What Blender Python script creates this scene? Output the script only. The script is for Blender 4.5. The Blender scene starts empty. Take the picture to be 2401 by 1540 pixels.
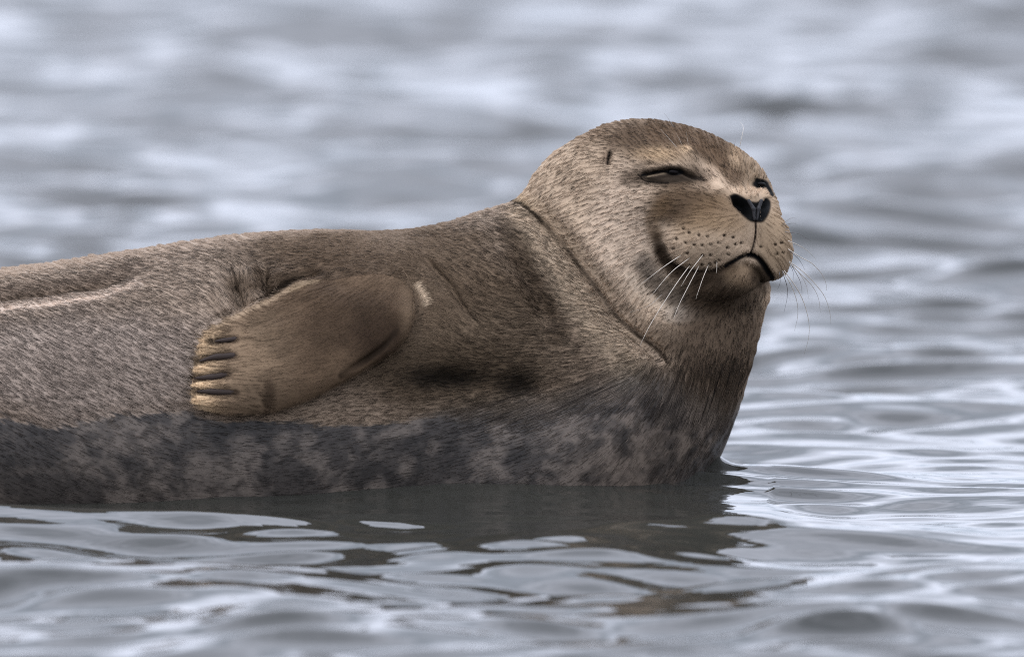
import bpy, math
import numpy as np
from mathutils import Vector, Matrix

rng = np.random.default_rng(11)

# =====================================================================================
# CAMERA, SKY, SUN, EXPOSURE
# =====================================================================================
S = bpy.context.scene
COL = S.collection
CAM = np.array([0.0, -12.0, 1.55])
AIM = np.array([0.0, 0.0, 0.146])
FWD = (AIM - CAM) / np.linalg.norm(AIM - CAM)
RIGHT = np.array([1.0, 0.0, 0.0])
UPV = np.cross(RIGHT, FWD)
DIST = float(np.linalg.norm(AIM - CAM))
LENS = 36.0 * DIST                                # one metre of frame at the seal

cd = bpy.data.cameras.new('camera')
cam = bpy.data.objects.new('camera', cd)
COL.objects.link(cam)
cam.location = CAM
cam.rotation_euler = Vector(FWD).to_track_quat('-Z', 'Y').to_euler()
cd.lens = LENS
cd.sensor_width = 36.0
cd.clip_start = 0.5
cd.clip_end = 20000
cd.dof.use_dof = True
cd.dof.focus_distance = DIST - 0.13
cd.dof.aperture_fstop = LENS / 105.0
S.camera = cam

SUN_EL, SUN_AZ = math.radians(66), math.radians(262)    # azimuth clockwise from +Y
w = bpy.data.worlds.new('World')
S.world = w
w.use_nodes = True
nt = w.node_tree
for n in list(nt.nodes):
    nt.nodes.remove(n)
def N(tree, t, **kw):
    n = tree.nodes.new(t)
    for k, v in kw.items():
        if k.startswith('i_'):
            n.inputs[int(k[2:]) if k[2:].isdigit() else k[2:].replace('_', ' ')].default_value = v
        else:
            setattr(n, k, v)
    return n
sky = N(nt, 'ShaderNodeTexSky', sky_type='NISHITA', sun_disc=False, sun_elevation=SUN_EL,
        sun_rotation=SUN_AZ, air_density=1.0, dust_density=2.0, ozone_density=1.0)
tc = N(nt, 'ShaderNodeTexCoord')
mp = N(nt, 'ShaderNodeMapping')
mp.inputs['Scale'].default_value = (1.6, 1.6, 4.2)
cl = N(nt, 'ShaderNodeTexNoise', noise_dimensions='3D')
cl.inputs['Scale'].default_value = 1.5
cl.inputs['Detail'].default_value = 5
cl.inputs['Roughness'].default_value = 0.55
cr = N(nt, 'ShaderNodeValToRGB')
cr.color_ramp.elements[0].position = 0.36
cr.color_ramp.elements[0].color = (11.6, 13.5, 16.6, 1)
cr.color_ramp.elements[1].position = 0.66
cr.color_ramp.elements[1].color = (34, 36, 42.5, 1)
mx = N(nt, 'ShaderNodeMixRGB')
# an overcast sky is brighter overhead than near the horizon
sx = N(nt, 'ShaderNodeSeparateXYZ')
zr = N(nt, 'ShaderNodeMapRange'); zr.inputs['From Min'].default_value = 0.0; zr.inputs['From Max'].default_value = 1.0
zr.inputs['To Min'].default_value = 0.80; zr.inputs['To Max'].default_value = 1.5
zm = N(nt, 'ShaderNodeMixRGB', blend_type='MULTIPLY'); zm.inputs[0].default_value = 1.0
mx.inputs[0].default_value = 0.9
bg = N(nt, 'ShaderNodeBackground')
bg.inputs['Strength'].default_value = 0.088
wo = N(nt, 'ShaderNodeOutputWorld')
L = nt.links.new
L(tc.outputs['Generated'], mp.inputs['Vector'])
L(mp.outputs['Vector'], cl.inputs['Vector'])
L(cl.outputs['Fac'], cr.inputs['Fac'])
L(sky.outputs['Color'], mx.inputs[1])
L(tc.outputs['Generated'], sx.inputs[0]); L(sx.outputs['Z'], zr.inputs['Value'])
L(cr.outputs['Color'], zm.inputs[1]); L(zr.outputs[0], zm.inputs[2])
L(zm.outputs['Color'], mx.inputs[2])
L(mx.outputs['Color'], bg.inputs['Color'])
L(bg.outputs[0], wo.inputs['Surface'])

sd = bpy.data.lights.new('sun', 'SUN')
sun = bpy.data.objects.new('sun', sd)
COL.objects.link(sun)
sd.energy = 0.9
sd.angle = math.radians(18)
sd.color = (1.0, 0.95, 0.88)
sdir = Vector((math.sin(SUN_AZ) * math.cos(SUN_EL), math.cos(SUN_AZ) * math.cos(SUN_EL), math.sin(SUN_EL)))
sun.rotation_euler = (-sdir).to_track_quat('-Z', 'Y').to_euler()

S.view_settings.view_transform = 'Standard'
S.view_settings.look = 'None'
S.view_settings.exposure = 0.0
S.view_settings.gamma = 1.0
S.view_settings.use_curve_mapping = False
S.cycles.use_denoising = False
S.cycles.filter_width = 1.0
S.cycles.max_bounces = 6
S.cycles.use_adaptive_sampling = False

# =====================================================================================
# HELPERS
# =====================================================================================
# The animal was traced on a 2400-unit-wide side elevation; W() turns a traced point and a
# depth into metres, trace() turns metres back into elevation units.
K = 2400.0
def W(u, v, y=0.0):
    d = FWD + ((u - 1200) / K / DIST) * RIGHT + ((770 - v) / K / DIST) * UPV
    t = (y - CAM[1]) / d[1]
    return CAM + t * d

def trace(P):
    q = P - CAM
    z = q @ FWD
    return np.stack([1200 + K * DIST * (q @ RIGHT) / z, 770 - K * DIST * (q @ UPV) / z], -1)

def smin(a, b, k):
    h = np.clip(0.5 + 0.5 * (b - a) / k, 0, 1)
    return b + (a - b) * h - k * h * (1 - h)

def sstep(a, b, x):
    t = np.clip((x - a) / (b - a), 0, 1)
    return t * t * (3 - 2 * t)

def smooth_table(xs, ys):
    """Catmull-Rom style (monotone enough) interpolation of a table"""
    xs = np.array(xs, float); ys = np.array(ys, float)
    m = np.gradient(ys, xs)
    def f(x):
        x = np.clip(x, xs[0], xs[-1])
        i = np.clip(np.searchsorted(xs, x) - 1, 0, len(xs) - 2)
        h = xs[i + 1] - xs[i]
        t = (x - xs[i]) / h
        t2, t3 = t * t, t * t * t
        return ((2 * t3 - 3 * t2 + 1) * ys[i] + (t3 - 2 * t2 + t) * h * m[i]
                + (-2 * t3 + 3 * t2) * ys[i + 1] + (t3 - t2) * h * m[i + 1])
    return f

def hash3(i, j, k, seed=0):
    n = (i.astype(np.int64) * 73856093) ^ (j.astype(np.int64) * 19349663) ^ (k.astype(np.int64) * 83492791) ^ (seed * 2654435)
    n = (n ^ (n >> 13)) * 1274126177
    n = n ^ (n >> 16)
    return (n & 0xFFFFF) / float(0xFFFFF)

def vnoise(P, scale, seed=0):
    Q = P * scale
    i = np.floor(Q).astype(np.int64)
    f = Q - i
    f = f * f * (3 - 2 * f)
    r = 0
    for dx in (0, 1):
        for dy in (0, 1):
            for dz in (0, 1):
                wgt = (f[:, 0] if dx else 1 - f[:, 0]) * (f[:, 1] if dy else 1 - f[:, 1]) * (f[:, 2] if dz else 1 - f[:, 2])
                r = r + wgt * hash3(i[:, 0] + dx, i[:, 1] + dy, i[:, 2] + dz, seed)
    return r

def fbm(P, scale, octv=4, seed=0):
    r, a, s = 0, 0.5, 0
    for o in range(octv):
        r = r + a * vnoise(P, scale * 2 ** o, seed + o)
        s += a
        a *= 0.5
    return r / s

def poly_dist(UV, pts):
    """distance to an open polyline, the place along it (0..1) and the signed side"""
    pts = np.array(pts, float)
    seg = np.linalg.norm(np.diff(pts, axis=0), axis=1)
    cum = np.concatenate([[0], np.cumsum(seg)])
    best = np.full(len(UV), 1e9); along = np.zeros(len(UV)); side = np.zeros(len(UV))
    for a in range(len(pts) - 1):
        d = pts[a + 1] - pts[a]
        q = UV - pts[a]
        t = np.clip((q @ d) / (d @ d), 0, 1)
        r = q - t[:, None] * d
        dd = np.hypot(r[:, 0], r[:, 1])
        m = dd < best
        best[m] = dd[m]
        along[m] = (cum[a] + t[m] * seg[a]) / cum[-1]
        side[m] = np.sign(d[0] * q[m, 1] - d[1] * q[m, 0])
    return best, along, side

def spline(pts, n=6):
    pts = np.array(pts, float)
    p = np.vstack([2 * pts[0] - pts[1], pts, 2 * pts[-1] - pts[-2]])
    out = []
    for i in range(1, len(p) - 2):
        for s in range(n):
            t = s / n
            out.append(0.5 * ((2 * p[i]) + (-p[i - 1] + p[i + 1]) * t + (2 * p[i - 1] - 5 * p[i] + 4 * p[i + 1] - p[i + 2]) * t * t
                              + (-p[i - 1] + 3 * p[i] - 3 * p[i + 1] + p[i + 2]) * t ** 3))
    out.append(p[-2])
    return np.array(out)

def poly_signed(UV, pts):
    """signed distance to a closed polygon, negative inside"""
    pts = np.array(pts, float)
    d, _, _ = poly_dist(UV, np.vstack([pts, pts[:1]]))
    inside = np.zeros(len(UV), bool)
    n = len(pts)
    for a in range(n):
        p, q = pts[a], pts[(a + 1) % n]
        c = (p[1] > UV[:, 1]) != (q[1] > UV[:, 1])
        xx = (q[0] - p[0]) * (UV[:, 1] - p[1]) / (q[1] - p[1] + 1e-12) + p[0]
        inside ^= c & (UV[:, 0] < xx)
    return np.where(inside, -d, d)

def z1(*p):  return [(1200 + x * .3741, 240 + y * .3741) for x, y in p]
def z3(*p):  return [(412.8 + x * .28675, 576 + y * .28675) for x, y in p]
def z4(*p):  return [(960 + x * .374, 672 + y * .374) for x, y in p]
def z5(*p):  return [(x * .4364, 576 + y * .4364) for x, y in p]
def z9(*p):  return [(864 + x * .24935, 432 + y * .24935) for x, y in p]

# =====================================================================================
# THE SEAL: implicit body, meshed with surface nets, then sculpted
# =====================================================================================
# --- trunk: elliptic sections along X
u2x = lambda u: (u - 1200) / K
_st = [(-1250, .02, .02), (-1050, .075, .09), (-750, .125, .155), (-400, .172, .195), (0, .2045, .212), (150, .213, .214), (300, .2225, .213), (450, .233, .21),
       (600, .2405, .205), (740, .2435, .20), (900, .2428, .19), (1000, .2470, .183), (1080, .2555, .176), (1150, .2640, .170),
       (1230, .270, .165), (1400, .270, .155)]
t_top = smooth_table([u2x(a) for a, b, c in _st], [b for a, b, c in _st])
t_wid = smooth_table([u2x(a) for a, b, c in _st], [c for a, b, c in _st])
X_END0, X_END1 = -0.02, 0.165

def sd_trunk(P):
    x, y, z = P[:, 0], P[:, 1], P[:, 2]
    e = np.clip((x - X_END0) / (X_END1 - X_END0), 0, 0.9999)
    e2 = np.clip((-0.90 - x) / 0.14, 0, 0.9999)
    sh = np.sqrt(1 - e * e) * np.sqrt(1 - e2 * e2)
    top = t_top(x)
    zc = 0.035 - 0.05 * np.clip((-0.5 - x) / 0.5, 0, 1)
    h = np.maximum((top - zc) * sh, .004)
    wd = np.maximum(t_wid(x) * sh, .004)
    dz = z - zc
    k0 = np.sqrt((y / wd) ** 2 + (dz / h) ** 2)
    k1 = np.sqrt((y / wd ** 2) ** 2 + (dz / h ** 2) ** 2) + 1e-9
    d = k0 * (k0 - 1) / k1
    d = np.where(k0 < 1e-3, -np.minimum(h, wd), d)
    return np.maximum(d, np.maximum(x - X_END1, -1.05 - x))

# --- neck and chest: horizontal elliptic sections along Z
_zz = [-.20, -.10, 0, .05, .10, .15, .18, .22, .27, .33]
_fr = [.13, .165, .1905, .2085, .2265, .2425, .249, .232, .19, .17]      # front (throat) X
_bk = [-.16, -.13, -.10, -.075, -.045, -.01, .01, .025, .04, .06]        # back X
_dp = [.12, .155, .170, .170, .158, .136, .120, .106, .095, .08]         # half depth
n_fr, n_bk, n_dp = smooth_table(_zz, _fr), smooth_table(_zz, _bk), smooth_table(_zz, _dp)
def sd_neck(P):
    x, y, z = P[:, 0], P[:, 1], P[:, 2]
    fr, bk, dp = n_fr(z), n_bk(z), n_dp(z)
    xc, lx = (fr + bk) / 2, (fr - bk) / 2
    e = np.clip((z - .20) / .11, 0, .999)
    sh = np.sqrt(1 - e * e)
    lx, dp = np.maximum(lx * sh, .003), np.maximum(dp * sh, .003)
    yy = y + 0.01
    k0 = np.sqrt(((x - xc) / lx) ** 2 + (yy / dp) ** 2)
    k1 = np.sqrt(((x - xc) / lx ** 2) ** 2 + (yy / dp ** 2) ** 2) + 1e-9
    d = k0 * (k0 - 1) / k1
    d = np.where(k0 < 1e-3, -np.minimum(lx, dp), d)
    return np.maximum(d, np.maximum(z - .32, -.2 - z))

# --- head frame: forward, near side, up; units of the elevation chart
TH, PIT, ROL = math.radians(40), math.radians(4), math.radians(9)
hF = np.array([math.sin(TH) * math.cos(PIT), -math.cos(TH) * math.cos(PIT), math.sin(PIT)])
hN0 = np.array([-math.cos(TH), -math.sin(TH), 0.0])
hU0 = np.cross(hN0, hF) * 1.0
if hU0[2] < 0: hU0 = -hU0
hU = hU0 * math.cos(ROL) - hN0 * math.sin(ROL)
hN = hN0 * math.cos(ROL) + hU0 * math.sin(ROL)
HC = W(1545, 478, -0.03)
HM = np.stack([hF, hN, hU], 0)
def Hp(f, n, z):
    return HC + (f * hF + n * hN + z * hU) / K

def ell(P, c, r, R=HM):
    q = (P - c) @ R.T
    r = np.array(r) / K
    k0 = np.sqrt(((q / r) ** 2).sum(1))
    k1 = np.sqrt(((q / r ** 2) ** 2).sum(1)) + 1e-9
    d = k0 * (k0 - 1) / k1
    return np.where(k0 < 1e-3, -r.min(), d)

def rcone(P, a, b, ra, rb):
    ba = b - a
    t = np.clip(((P - a) @ ba) / (ba @ ba), 0, 1)
    return np.linalg.norm(P - a - t[:, None] * ba, axis=1) - (ra + (rb - ra) * t)

HEAD = [  # kind, data, blend
    ('e', (0, 0, 0), (240, 215, 195), 0),
    ('e', (-100, 20, -95), (215, 215, 205), 60),       # occiput / upper neck
    ('e', (25, 75, -120), (165, 135, 145), 60),        # near cheek
    ('e', (25, -75, -120), (165, 135, 145), 60),
    ('e', (-10, 0, -180), (180, 165, 105), 60),        # jaw / throat pouch
    ('e', (150, 88, -12), (112, 98, 85), 45),          # cheek bones
    ('e', (150, -88, -12), (112, 98, 85), 45),
    ('e', (180, 0, -60), (150, 145, 105), 50),         # muzzle base
    ('e', (130, 92, 72), (88, 80, 58), 45),            # brows
    ('e', (130, -92, 72), (88, 80, 58), 45),
    ('c', (150, 0, 50), (278, 0, 0), 70, 44, 40),      # bridge of the nose
    ('e', (245, 64, -84), (98, 88, 80), 22),           # whisker pads
    ('e', (245, -64, -84), (98, 88, 80), 22),
    ('e', (240, 0, -168), (84, 74, 52), 10),           # chin
]
def sd_head(P):
    d = None
    for it in HEAD:
        if it[0] == 'e':
            q = ell(P, Hp(*it[1]), it[2]); k = it[3]
        else:
            q = rcone(P, Hp(*it[1]), Hp(*it[2]), it[3] / K, it[4] / K); k = it[5]
        d = q if d is None else smin(d, q, max(k, 1) / K)
    return d

# --- fore flipper: a rounded pad outlined on the flank
FLIP = spline(z3((1500, 110), (1300, 200), (1100, 255), (980, 300), (880, 360), (740, 440), (620, 490), (540, 530), (430, 590), (345, 650),
          (265, 705), (215, 750), (200, 800), (180, 850), (180, 930), (158, 1000), (148, 1090), (140, 1150), (140, 1230), (150, 1300), (220, 1340),
          (320, 1372), (450, 1390), (600, 1385), (780, 1370), (880, 1340), (1000, 1300), (1150, 1240), (1300, 1160), (1450, 1080),
          (1600, 985), (1750, 905), (1850, 800), (1920, 680), (1950, 580), (1945, 460), (1920, 330), (1850, 180), (1700, 110)), 2)
def flip_mid(UV):
    """depth of the flipper's middle plane: follows the flank, lifts off at the toes"""
    u, v = UV[:, 0], UV[:, 1]
    yb = -0.190 + 0.00010 * np.clip(820 - v, -200, 400) - 0.00002 * (v - 820)
    yb = yb - 0.000000 * u
    return yb
def sd_flip(P):
    out = np.full(len(P), 0.2)
    m = (P[:, 0] > -.34) & (P[:, 0] < -.05) & (P[:, 2] > -.05) & (P[:, 2] < .25) & (P[:, 1] < 0)
    if m.any():
        Q = P[m]
        UV = trace(Q)
        d2 = poly_signed(UV, FLIP) / K
        ym = flip_front(UV)
        R = 0.034
        t = np.clip(-d2 / R, 0, 1)
        T = (0.0105 + 0.0125 * sstep(520, 850, UV[:, 0])) * np.sqrt(1 - (1 - t) ** 2)
        dy = 0.8 * (np.abs(Q[:, 1] - ym) - T)
        d = np.where(d2 < 0, np.maximum(dy, d2), np.sqrt(d2 ** 2 + (0.8 * (Q[:, 1] - ym)) ** 2))
        out[m] = d
    return out

# front surface of the trunk under the flipper, so that the flipper lies on it
def trunk_front(UV):
    lo = np.full(len(UV), -0.30); hi = np.full(len(UV), -0.02)
    for _ in range(22):
        mid = (lo + hi) / 2
        P = ray_pts(UV, mid)
        ins = smin(sd_trunk(P), sd_neck(P), .05) < 0
        hi = np.where(ins, mid, hi); lo = np.where(ins, lo, mid)
    return (lo + hi) / 2
def ray_pts(UV, y):
    d = FWD[None] + ((UV[:, :1] - 1200) / K / DIST) * RIGHT + ((770 - UV[:, 1:]) / K / DIST) * UPV
    t = (y - CAM[1]) / d[:, 1]
    return CAM + t[:, None] * d
_gu, _gv = np.meshgrid(np.arange(400, 1100, 20.), np.arange(540, 1100, 20.), indexing='ij')
_ff = trunk_front(np.stack([_gu.ravel(), _gv.ravel()], 1)).reshape(_gu.shape)
def flip_front(UV):
    a = np.clip((UV[:, 0] - 400) / 20, 0, _ff.shape[0] - 1.001); b = np.clip((UV[:, 1] - 540) / 20, 0, _ff.shape[1] - 1.001)
    i, j = a.astype(int), b.astype(int); fa, fb = a - i, b - j
    y = (_ff[i, j] * (1 - fa) * (1 - fb) + _ff[i + 1, j] * fa * (1 - fb) + _ff[i, j + 1] * (1 - fa) * fb + _ff[i + 1, j + 1] * fa * fb)
    lift = 0.006 + 0.005 * sstep(700, 480, UV[:, 0]) + 0.006 * sstep(700, 900, UV[:, 1]) + .006 * sstep(800, 950, UV[:, 0])
    sink = sstep(735, 630, UV[:, 1] + 0.12 * (900 - UV[:, 0])) * sstep(690, 800, UV[:, 0])
    return y - lift + 0.024 * sink

def sdf(P):
    t = sd_trunk(P)
    n = sd_neck(P)
    h = sd_head(P)
    d = smin(t, n, .06)
    d = smin(d, h, .030)
    f = sd_flip(P)
    UV = trace(P)
    # the limb grows out of the shoulder at its upper right, is free elsewhere
    k = 0.002 + 0.045 * sstep(190, 50, np.hypot((UV[:, 0] - 890) / 1.0, (UV[:, 1] - 600) / 0.62)) + 0.004 * sstep(700, 900, UV[:, 0])
    return smin(d, f, k)

def surface_nets(F, xs, ys, zs):
    ins = F < 0
    nx, ny, nz = F.shape
    c = [ins[dx:nx - 1 + dx, dy:ny - 1 + dy, dz:nz - 1 + dz] for dx in (0, 1) for dy in (0, 1) for dz in (0, 1)]
    cnt = sum(a.astype(np.int8) for a in c)
    act = (cnt > 0) & (cnt < 8)
    I, J, Kk = np.nonzero(act)
    idx = np.full(act.shape, -1, np.int64)
    idx[I, J, Kk] = np.arange(len(I))
    corner = {}
    for dx in (0, 1):
        for dy in (0, 1):
            for dz in (0, 1):
                corner[(dx, dy, dz)] = (F[I + dx, J + dy, Kk + dz],
                                        np.stack([xs[I + dx], ys[J + dy], zs[Kk + dz]], 1))
    acc = np.zeros((len(I), 3)); num = np.zeros(len(I))
    keys = list(corner)
    for a in range(8):
        for b in range(a + 1, 8):
            ka, kb = keys[a], keys[b]
            if sum(abs(p - q) for p, q in zip(ka, kb)) != 1:
                continue
            fa, pa = corner[ka]; fb, pb = corner[kb]
            m = (fa < 0) != (fb < 0)
            t = np.where(m, fa / (fa - fb + 1e-20), 0)
            acc += np.where(m[:, None], pa + t[:, None] * (pb - pa), 0)
            num += m
    V = acc / num[:, None]
    quads = []
    def emit(a, q0, q1, q2, q3, flip):
        q = np.stack([q0, q1, q2, q3], 1)
        q[flip] = q[flip][:, ::-1]
        quads.append(q)
    a0, a1 = ins[:-1, 1:-1, 1:-1], ins[1:, 1:-1, 1:-1]
    i, j, k = np.nonzero(a0 != a1)
    j, k = j + 1, k + 1
    emit(0, idx[i, j - 1, k - 1], idx[i, j, k - 1], idx[i, j, k], idx[i, j - 1, k], ~ins[i, j, k])
    a0, a1 = ins[1:-1, :-1, 1:-1], ins[1:-1, 1:, 1:-1]
    i, j, k = np.nonzero(a0 != a1)
    i, k = i + 1, k + 1
    emit(1, idx[i - 1, j, k - 1], idx[i - 1, j, k], idx[i, j, k], idx[i, j, k - 1], ~ins[i, j, k])
    a0, a1 = ins[1:-1, 1:-1, :-1], ins[1:-1, 1:-1, 1:]
    i, j, k = np.nonzero(a0 != a1)
    i, j = i + 1, j + 1
    emit(2, idx[i - 1, j - 1, k], idx[i, j - 1, k], idx[i, j, k], idx[i - 1, j, k], ~ins[i, j, k])
    return V, np.vstack(quads)

def axis(*segs):
    out = [segs[0][0]]
    for a, b, h in segs:
        n = max(1, int(round((b - a) / h)))
        out += list(np.linspace(a, b, n + 1)[1:])
    return np.array(out)

def chunked(fn, P, n=400000):
    return np.concatenate([fn(P[i:i + n]) for i in range(0, len(P), n)])

def build_base():
    xs = axis((-1.08, -.62, .016), (-.62, -.36, .009), (-.36, .01, .006), (.01, .30, .0044))
    ys = axis((-.27, -.05, .0058), (-.05, .25, .009))
    zs = axis((-.22, -.03, .015), (-.03, .13, .0062), (.13, .37, .0046))
    gx, gy, gz = np.meshgrid(xs, ys, zs, indexing='ij')
    P = np.stack([gx.ravel(), gy.ravel(), gz.ravel()], 1)
    F = chunked(sdf, P).reshape(gx.shape)
    V, Q = surface_nets(F, xs, ys, zs)
    # keep the largest shell only
    return V, Q

def np_mesh(name, V, Fq, smooth=True):
    me = bpy.data.meshes.new(name)
    me.vertices.add(len(V))
    me.vertices.foreach_set('co', np.ascontiguousarray(V, np.float32).ravel())
    n = Fq.shape[1]
    me.loops.add(len(Fq) * n)
    me.loops.foreach_set('vertex_index', np.ascontiguousarray(Fq, np.int32).ravel())
    me.polygons.add(len(Fq))
    me.polygons.foreach_set('loop_start', np.arange(0, len(Fq) * n, n, dtype=np.int32))
    me.polygons.foreach_set('loop_total', np.full(len(Fq), n, np.int32))
    me.update(calc_edges=True)
    me.polygons.foreach_set('use_smooth', np.full(len(Fq), smooth))
    return me

def subdivide(V, Q, levels):
    me = np_mesh('tmp', V, Q)
    ob = bpy.data.objects.new('tmp', me)
    COL.objects.link(ob)
    m = ob.modifiers.new('s', 'SUBSURF')
    m.levels = m.render_levels = levels
    dg = bpy.context.evaluated_depsgraph_get()
    ev = ob.evaluated_get(dg)
    e = ev.to_mesh()
    V2 = np.empty(len(e.vertices) * 3, np.float32); e.vertices.foreach_get('co', V2)
    Q2 = np.empty(len(e.loops), np.int32); e.loops.foreach_get('vertex_index', Q2)
    ev.to_mesh_clear()
    bpy.data.objects.remove(ob); bpy.data.meshes.remove(me)
    return V2.reshape(-1, 3).astype(float), Q2.reshape(-1, 4)

def normals(V, Q):
    a = V[Q[:, 2]] - V[Q[:, 0]]; b = V[Q[:, 3]] - V[Q[:, 1]]
    n = np.cross(a, b)
    out = np.zeros_like(V)
    for c in range(4):
        for ax in range(3):
            out[:, ax] += np.bincount(Q[:, c], n[:, ax], len(V))
    return out / (np.linalg.norm(out, axis=1, keepdims=True) + 1e-12)

V, Q = build_base()
V, Q = subdivide(V, Q, 2)
# back onto the exact surface
for it in range(2):
    d = chunked(sdf, V)
    nr = normals(V, Q)
    V -= np.clip(d, -.004, .004)[:, None] * nr * 0.9
NRM = normals(V, Q)
print('seal verts', len(V), 'quads', len(Q))

# ease the outline of the animal onto the traced one (a soft lattice move, both depth sides alike)
OUTLINE = spline([(-250, 668), (-100, 645), (0, 632), (150, 611), (300, 589), (450, 564), (600, 546), (740, 539), (900, 541), (1000, 531), (1080, 511), (1150, 489),
           (1205, 470), (1232, 437), (1262, 390), (1300, 355), (1350, 324), (1400, 298), (1450, 284), (1510, 279), (1570, 286), (1640, 303), (1700, 330),
           (1752, 362), (1785, 396), (1806, 430), (1817, 455), (1826, 485), (1833, 508), (1848, 535), (1856, 565), (1858, 598), (1850, 630), (1832, 650), (1815, 664),
           (1803, 690), (1797, 720), (1780, 790), (1758, 870), (1735, 950), (1710, 1022), (1688, 1074), (1668, 1116), (1650, 1150)], 3)
def outline_gap(V):
    T = OUTLINE
    tan = np.gradient(T, axis=0); tan /= np.linalg.norm(tan, axis=1, keepdims=True)
    nrm = np.stack([tan[:, 1], -tan[:, 0]], 1)              # outward (chart v points down)
    U = trace(V)
    gap = np.zeros(len(T))
    for i in range(len(T)):
        q = U - T[i]
        a = q @ tan[i]; b = q @ nrm[i]
        m = (np.abs(a) < 5) & (np.abs(b) < 90)
        gap[i] = -b[m].max() if m.any() else 0
    return gap, nrm
def ease_outline(V, sig=26., reach=95.):
    gap, nrm = outline_gap(V)
    print('outline gap mean %.1f max %.1f' % (np.abs(gap).mean(), np.abs(gap).max()))
    D = gap[:, None] * nrm
    U = trace(V)
    ii = np.nonzero((U[:, 0] > -350) & (U[:, 1] < 1300) & (U[:, 1] > 200))[0]
    out = V.copy()
    for c in range(0, len(ii), 60000):
        j = ii[c:c + 60000]
        d2 = ((U[j, None, :] - OUTLINE[None]) ** 2).sum(2)
        dm = d2.min(1)
        wgt = np.exp(-(d2 - dm[:, None]) / (2 * sig ** 2))
        wgt /= wgt.sum(1, keepdims=True)
        disp = wgt @ D * np.exp(-dm / reach ** 2)[:, None]
        out[j] += (disp[:, :1] * RIGHT - disp[:, 1:] * UPV) / K
    return out
for it in range(2):
    V = ease_outline(V)
outline_gap(V)
NRM = normals(V, Q)

# =====================================================================================
# SCULPTING: grooves, folds, eyelids, nostrils, mouth
# =====================================================================================
UV = trace(V)
viewdir = (CAM - V); viewdir /= np.linalg.norm(viewdir, axis=1, keepdims=True)
FACING = (NRM * viewdir).sum(1)
OFF = np.zeros(len(V))

def near_sel(pts, rad, ymax=None, ymin=None):
    pts = np.array(pts)
    lo, hi = pts.min(0) - rad, pts.max(0) + rad
    m = (UV[:, 0] > lo[0]) & (UV[:, 0] < hi[0]) & (UV[:, 1] > lo[1]) & (UV[:, 1] < hi[1]) & (FACING > 0.02)
    if ymax is not None: m &= V[:, 1] < ymax
    if ymin is not None: m &= V[:, 1] > ymin
    return np.nonzero(m)[0]

def taper(a, t0, t1):
    return sstep(0, max(t0, 1e-6), a) * sstep(0, max(t1, 1e-6), 1 - a)

def groove(pts, width, depth, t0=.15, t1=.15, lip=0.0, lipw=None, both=True, sp=True, **kw):
    """furrow of the given half width and depth (chart units); lip raises the banks (the left bank only unless both)"""
    pts = spline(pts) if sp and len(pts) > 2 else np.array(pts, float)
    lipw = lipw or width * 1.6
    R = width * 3 + lipw * 3
    ii = near_sel(pts, R, **kw)
    d, a, s = poly_dist(UV[ii], pts)
    tp = taper(a, t0, t1)
    g = -depth * np.exp(-(d / width) ** 2)
    if lip:
        l = lip * np.exp(-((d - width - lipw) / lipw) ** 2)
        if not both: l = np.where(s > 0, l, 0)
        g = g + l
    OFF[ii] += g * tp / K

def bump(c, rad, h, **kw):
    ii = near_sel([c], max(np.atleast_1d(rad)) * 2.5, **kw)
    r = np.atleast_1d(rad).astype(float)
    q = (UV[ii] - np.array(c)) / (r if len(r) == 2 else r[0])
    OFF[ii] += h / K * np.exp(-(q ** 2).sum(1))

def apply_offset():
    global V, NRM, OFF, FACING, UV
    V = V + OFF[:, None] * NRM
    OFF = np.zeros(len(V))
    NRM = normals(V, Q)
    UV = trace(V)
    FACING = (NRM * viewdir).sum(1)

NECKFOLD = z9((1380, 150), (1520, 250), (1700, 430), (1850, 600), (2000, 800), (2200, 1060)) + z4((1280, 170), (1400, 280), (1480, 340), (1560, 400), (1620, 470))

# big soft forms first
groove(NECKFOLD, 26, 20, .2, .15, lip=10, lipw=26)
groove(z9((1330, 420), (1430, 560), (1480, 760)) + z9((1600, 1000), (1700, 1200), (1790, 1400)), 27, 36, .35, .3, lip=10, lipw=24)
groove(z4((1330, 230), (1400, 285), (1480, 345), (1560, 410), (1640, 500)), 20, 22, .4, .3, lip=12, lipw=24)
groove(z9((1180, 330), (1230, 480), (1300, 700), (1400, 900)), 22, 12, .4, .4, lip=5)
groove(z9((500, 640), (640, 790), (800, 970), (870, 1090), (960, 1220), (1080, 1330)), 18, 7, .25, .3, lip=3)
bump((1060, 885), (75, 28), -26, ymin=-.185)
bump((1225, 900), (50, 36), -20)
groove(z5((0, 300), (150, 282), (290, 268), (400, 245), (520, 235), (640, 200), (740, 160), (840, 100)), 20, 17, .02, .35, lip=9, lipw=22)
groove(z5((1230, 150), (1262, 215), (1285, 280), (1306, 340)), 15, 22, .4, .02, lip=9)
groove(z3((770, 170), (735, 270), (728, 390)), 12, 18, .4, .05, lip=9, lipw=14)
bump(z3((860, 240))[0], (36, 20), 10, ymin=-.188)
# cheek and jaw
groove(z1((885, 760), (905, 860), (950, 960), (1010, 1020), (1100, 1060), (1200, 1065)), 16, 20, .4, .35, lip=5, lipw=22)
groove(z1((770, 1010), (830, 1130), (930, 1240), (1060, 1310), (1180, 1345)), 30, 8, .4, .3, lip=6, lipw=28)
bump(z1((1060, 1320))[0], (60, 30), 7)
# eye sockets
bump(z1((970, 480))[0], (70, 38), -9)
bump(z1((980, 350))[0], (80, 30), 6)
bump(z1((1000, 590))[0], (90, 40), 5)
apply_offset()

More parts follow.
